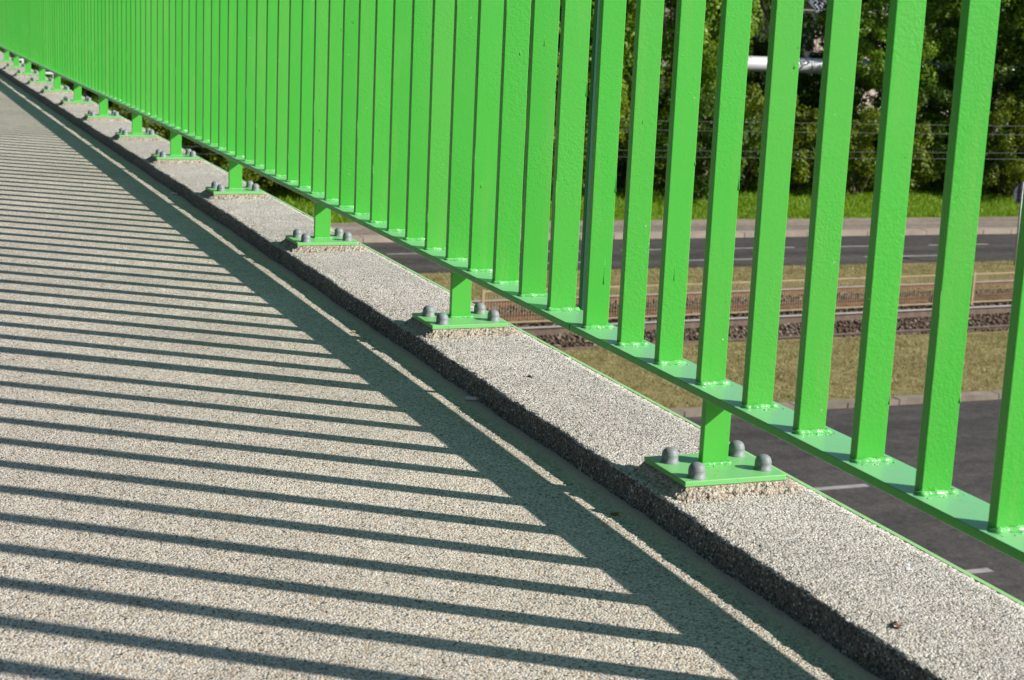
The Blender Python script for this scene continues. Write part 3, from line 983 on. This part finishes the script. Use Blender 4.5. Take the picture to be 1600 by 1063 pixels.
kinds = []
for sd, rx, ry, z0, z1, nc, per, size, cr, mat in (
        (1, 2.6, 2.4, 1.6, 10.5, 190, 170, 0.125, 0.50, M_LEAF_A),
        (2, 2.8, 2.4, 1.2, 11.0, 190, 150, 0.125, 0.52, M_LEAF_B),
        (3, 2.3, 2.2, 1.0, 9.6, 170, 170, 0.12, 0.46, M_LEAF_A),
        (4, 2.4, 2.2, 0.8, 9.0, 170, 150, 0.11, 0.44, M_LEAF_B)):
    cm, cs = crown_mesh('crown', sd, rx, ry, z0, z1, nc, per, size, cr, mat)
    tm = trunk_mesh('trunk', sd, z1 * 0.72, 0.17, cs, 14)
    kinds.append((cm, tm))
def tree(kind, x, y, rot, sc, label, group):
    r = empty('tree', (x, y, G), rot); r.scale = (sc, sc, sc)
    tag(r, label, 'tree', group)
    link('trunk', kinds[kind][1], r); link('crown', kinds[kind][0], r)
rg = random.Random(5)
BACK = 'leafy green tree in the dense row behind the silver heating pipe'
x = -9.0; i = 0
while x < 52:
    if not (30.6 < x < 34.6):
        tree((1, 3, 0, 1, 2, 3)[i % 6], x, 52.2 + rg.uniform(-0.8, 1.2), rg.uniform(0, 6.28), rg.uniform(0.92, 1.12), BACK, 'trees behind the heating pipe')
    x += rg.uniform(2.7, 3.5); i += 1
tree(3, 33.2, 53.5, 1.0, 0.62, 'lower tree that leaves the pale house wall showing above it', None)
for kd, x, y, sc, rot, lab in ((0, 23.6, 46.6, 1.0, 0.3, 'bright broad leaved tree left of the silver pipe, before the trees behind'),
                      (2, 20.2, 46.9, 1.05, 1.9, 'broad leaved tree half hidden by the closely set bars'),
                      (2, 32.8, 47.6, 0.80, 2.2, 'bright tree hiding the right end of the silver pipe, below the pale house'),
                      (0, 38.2, 45.6, 1.05, 4.0, 'bright broad leaved tree above the round road sign'),
                      (3, 35.9, 46.9, 0.95, 0.7, 'dark tree closing the view right of the pale house, before the pipe'),
                      (2, 15.4, 47.2, 1.0, 5.0, 'tree hidden behind the closed up balusters near the middle')):
    tree(kd, x, y, rot, sc, lab, None)

shr = []
for sd, r, h, mat, size in ((21, 1.5, 3.2, M_LEAF_C, 0.10), (22, 1.3, 2.6, M_LEAF_C, 0.11), (23, 1.6, 3.5, M_LEAF_B, 0.11)):
    cm, cs = crown_mesh('foliage', sd, r, r * 0.9, 0.25, h, 90, 130, size * 0.8, 0.34, mat, 0.3)
    mb = MB(); rr = random.Random(sd)
    for k in range(9):
        c = cs[rr.randrange(len(cs))]
        mb.tube([(rr.uniform(-0.2, 0.2), rr.uniform(-0.2, 0.2), -0.1), (c[0] * 0.4, c[1] * 0.4, c[2] * 0.5), tuple(c)], [0.035, 0.025, 0.008], 6)
    shr.append((cm, mb.mesh('stem', M_BARK, True)))
x = -8.0; i = 0
while x < 48:
    r = empty('shrub', (x, 45.2 + 0.8 * math.sin(i * 2.1) + rg.uniform(-0.4, 0.4), G + 0.1), rg.uniform(0, 6.28)); s = rg.uniform(0.85, 1.2)
    r.scale = (s, s, s * rg.uniform(0.9, 1.1))
    tag(r, 'dense yellowish green shrub on the grass bank in front of the heating pipe', 'shrub', 'shrubs along the grass bank')
    k = (0, 1, 2, 0, 1)[i % 5]
    link('stem', shr[k][1], r); link('foliage', shr[k][0], r)
    x += rg.uniform(1.5, 2.1); i += 1

# wood far behind: one mass
rgn = np.random.default_rng(77)
nC = 620
C_ = np.stack([rgn.uniform(-25, 75, nC), rgn.uniform(57, 61, nC), G + rgn.uniform(0.2, 10.5, nC)], 1)
keep = ~((C_[:, 0] > 34.5) & (C_[:, 0] < 44) & (C_[:, 2] > -2.4))
C_ = C_[keep]
V, n = leaf_cloud(rgn, C_, rgn.uniform(0.7, 1.4, len(C_)), 90, 0.30)
o = link('far_wood', quads_mesh('far_wood', V, n, M_LEAF_B)); tag(o, kind='stuff')

# grass bank: sheet with blades -------------------------------------------
def bank_z(y): return G + 0.10 + max(0.0, min(1.0, (y - 41.3) / 6.0)) * 0.35
V = []; F = []
ysb = [41.28, 42.5, 44, 46, 48, 56, 66]
for y in ysb:
    for x in (-60, -20, 0, 20, 40, 90):
        V.append((x, y, bank_z(y)))
for i in range(len(ysb) - 1):
    for j in range(5):
        a = i * 6 + j; F.append((a, a + 1, a + 7, a + 6))
M_BANK = ground_mat('bank_grass_ground', (0.10, 0.17, 0.012), (0.14, 0.23, 0.016), (0.18, 0.27, 0.022), 1.5)
tag(link('grass_bank', mesh_from('grass_bank', V, F, M_BANK)), kind='structure')
def blades(name, n, x0, x1, y0, y1, zf, hmin, hmax, mat, seed, w=0.012, clump=True):
    rg = np.random.default_rng(seed)
    x = rg.uniform(x0, x1, n); y = rg.uniform(y0, y1, n)
    z = np.array([zf(v) for v in y])
    h = rg.uniform(hmin, hmax, n) * (0.55 + 0.9 * (0.5 + 0.5 * np.sin(x * 2.3 + np.sin(y * 3) * 1.5) * np.sin(y * 2.9 + x)))
    a = rg.uniform(0, 3.14, n)
    dx, dy = np.cos(a) * w, np.sin(a) * w
    lx, ly = rg.normal(0, 0.4, n) * h, rg.normal(0, 0.4, n) * h
    p0 = np.stack([x - dx, y - dy, z], 1); p1 = np.stack([x + dx, y + dy, z], 1)
    p2 = np.stack([x + dx * 0.3 + lx, y + dy * 0.3 + ly, z + h], 1); p3 = np.stack([x - dx * 0.3 + lx, y - dy * 0.3 + ly, z + h], 1)
    V = np.stack([p0, p1, p2, p3], 1).reshape(-1, 3)
    o = link(name, quads_mesh(name, V, n, mat)); tag(o, kind='stuff')
blades('green_grass', 60000, 2, 42, 41.3, 47, bank_z, 0.05, 0.15, M_GRASS, 1, 0.014)
blades('dry_grass', 26000, 5, 30, 20.95, 25.3, lambda y: G + 0.08, 0.02, 0.05, M_DRYB, 2, 0.010)
blades('dry_grass', 18000, 5, 34, 30.0, 33.55, lambda y: G + 0.06, 0.02, 0.05, M_DRYB, 3, 0.010)

# unseen foliage mass added left of the bridge to cut sky light
nC = 640
C_ = np.stack([rgn.uniform(-13, -7.5, nC), rgn.uniform(-14, 30, nC), rgn.uniform(G + 1, 8.0, nC)], 1)
V, n = leaf_cloud(rgn, C_, rgn.uniform(0.8, 1.4, nC), 70, 0.34)
o = link('sky_block_foliage', quads_mesh('sky_block_foliage', V, n, M_LEAF_B)); tag(o, kind='stuff')
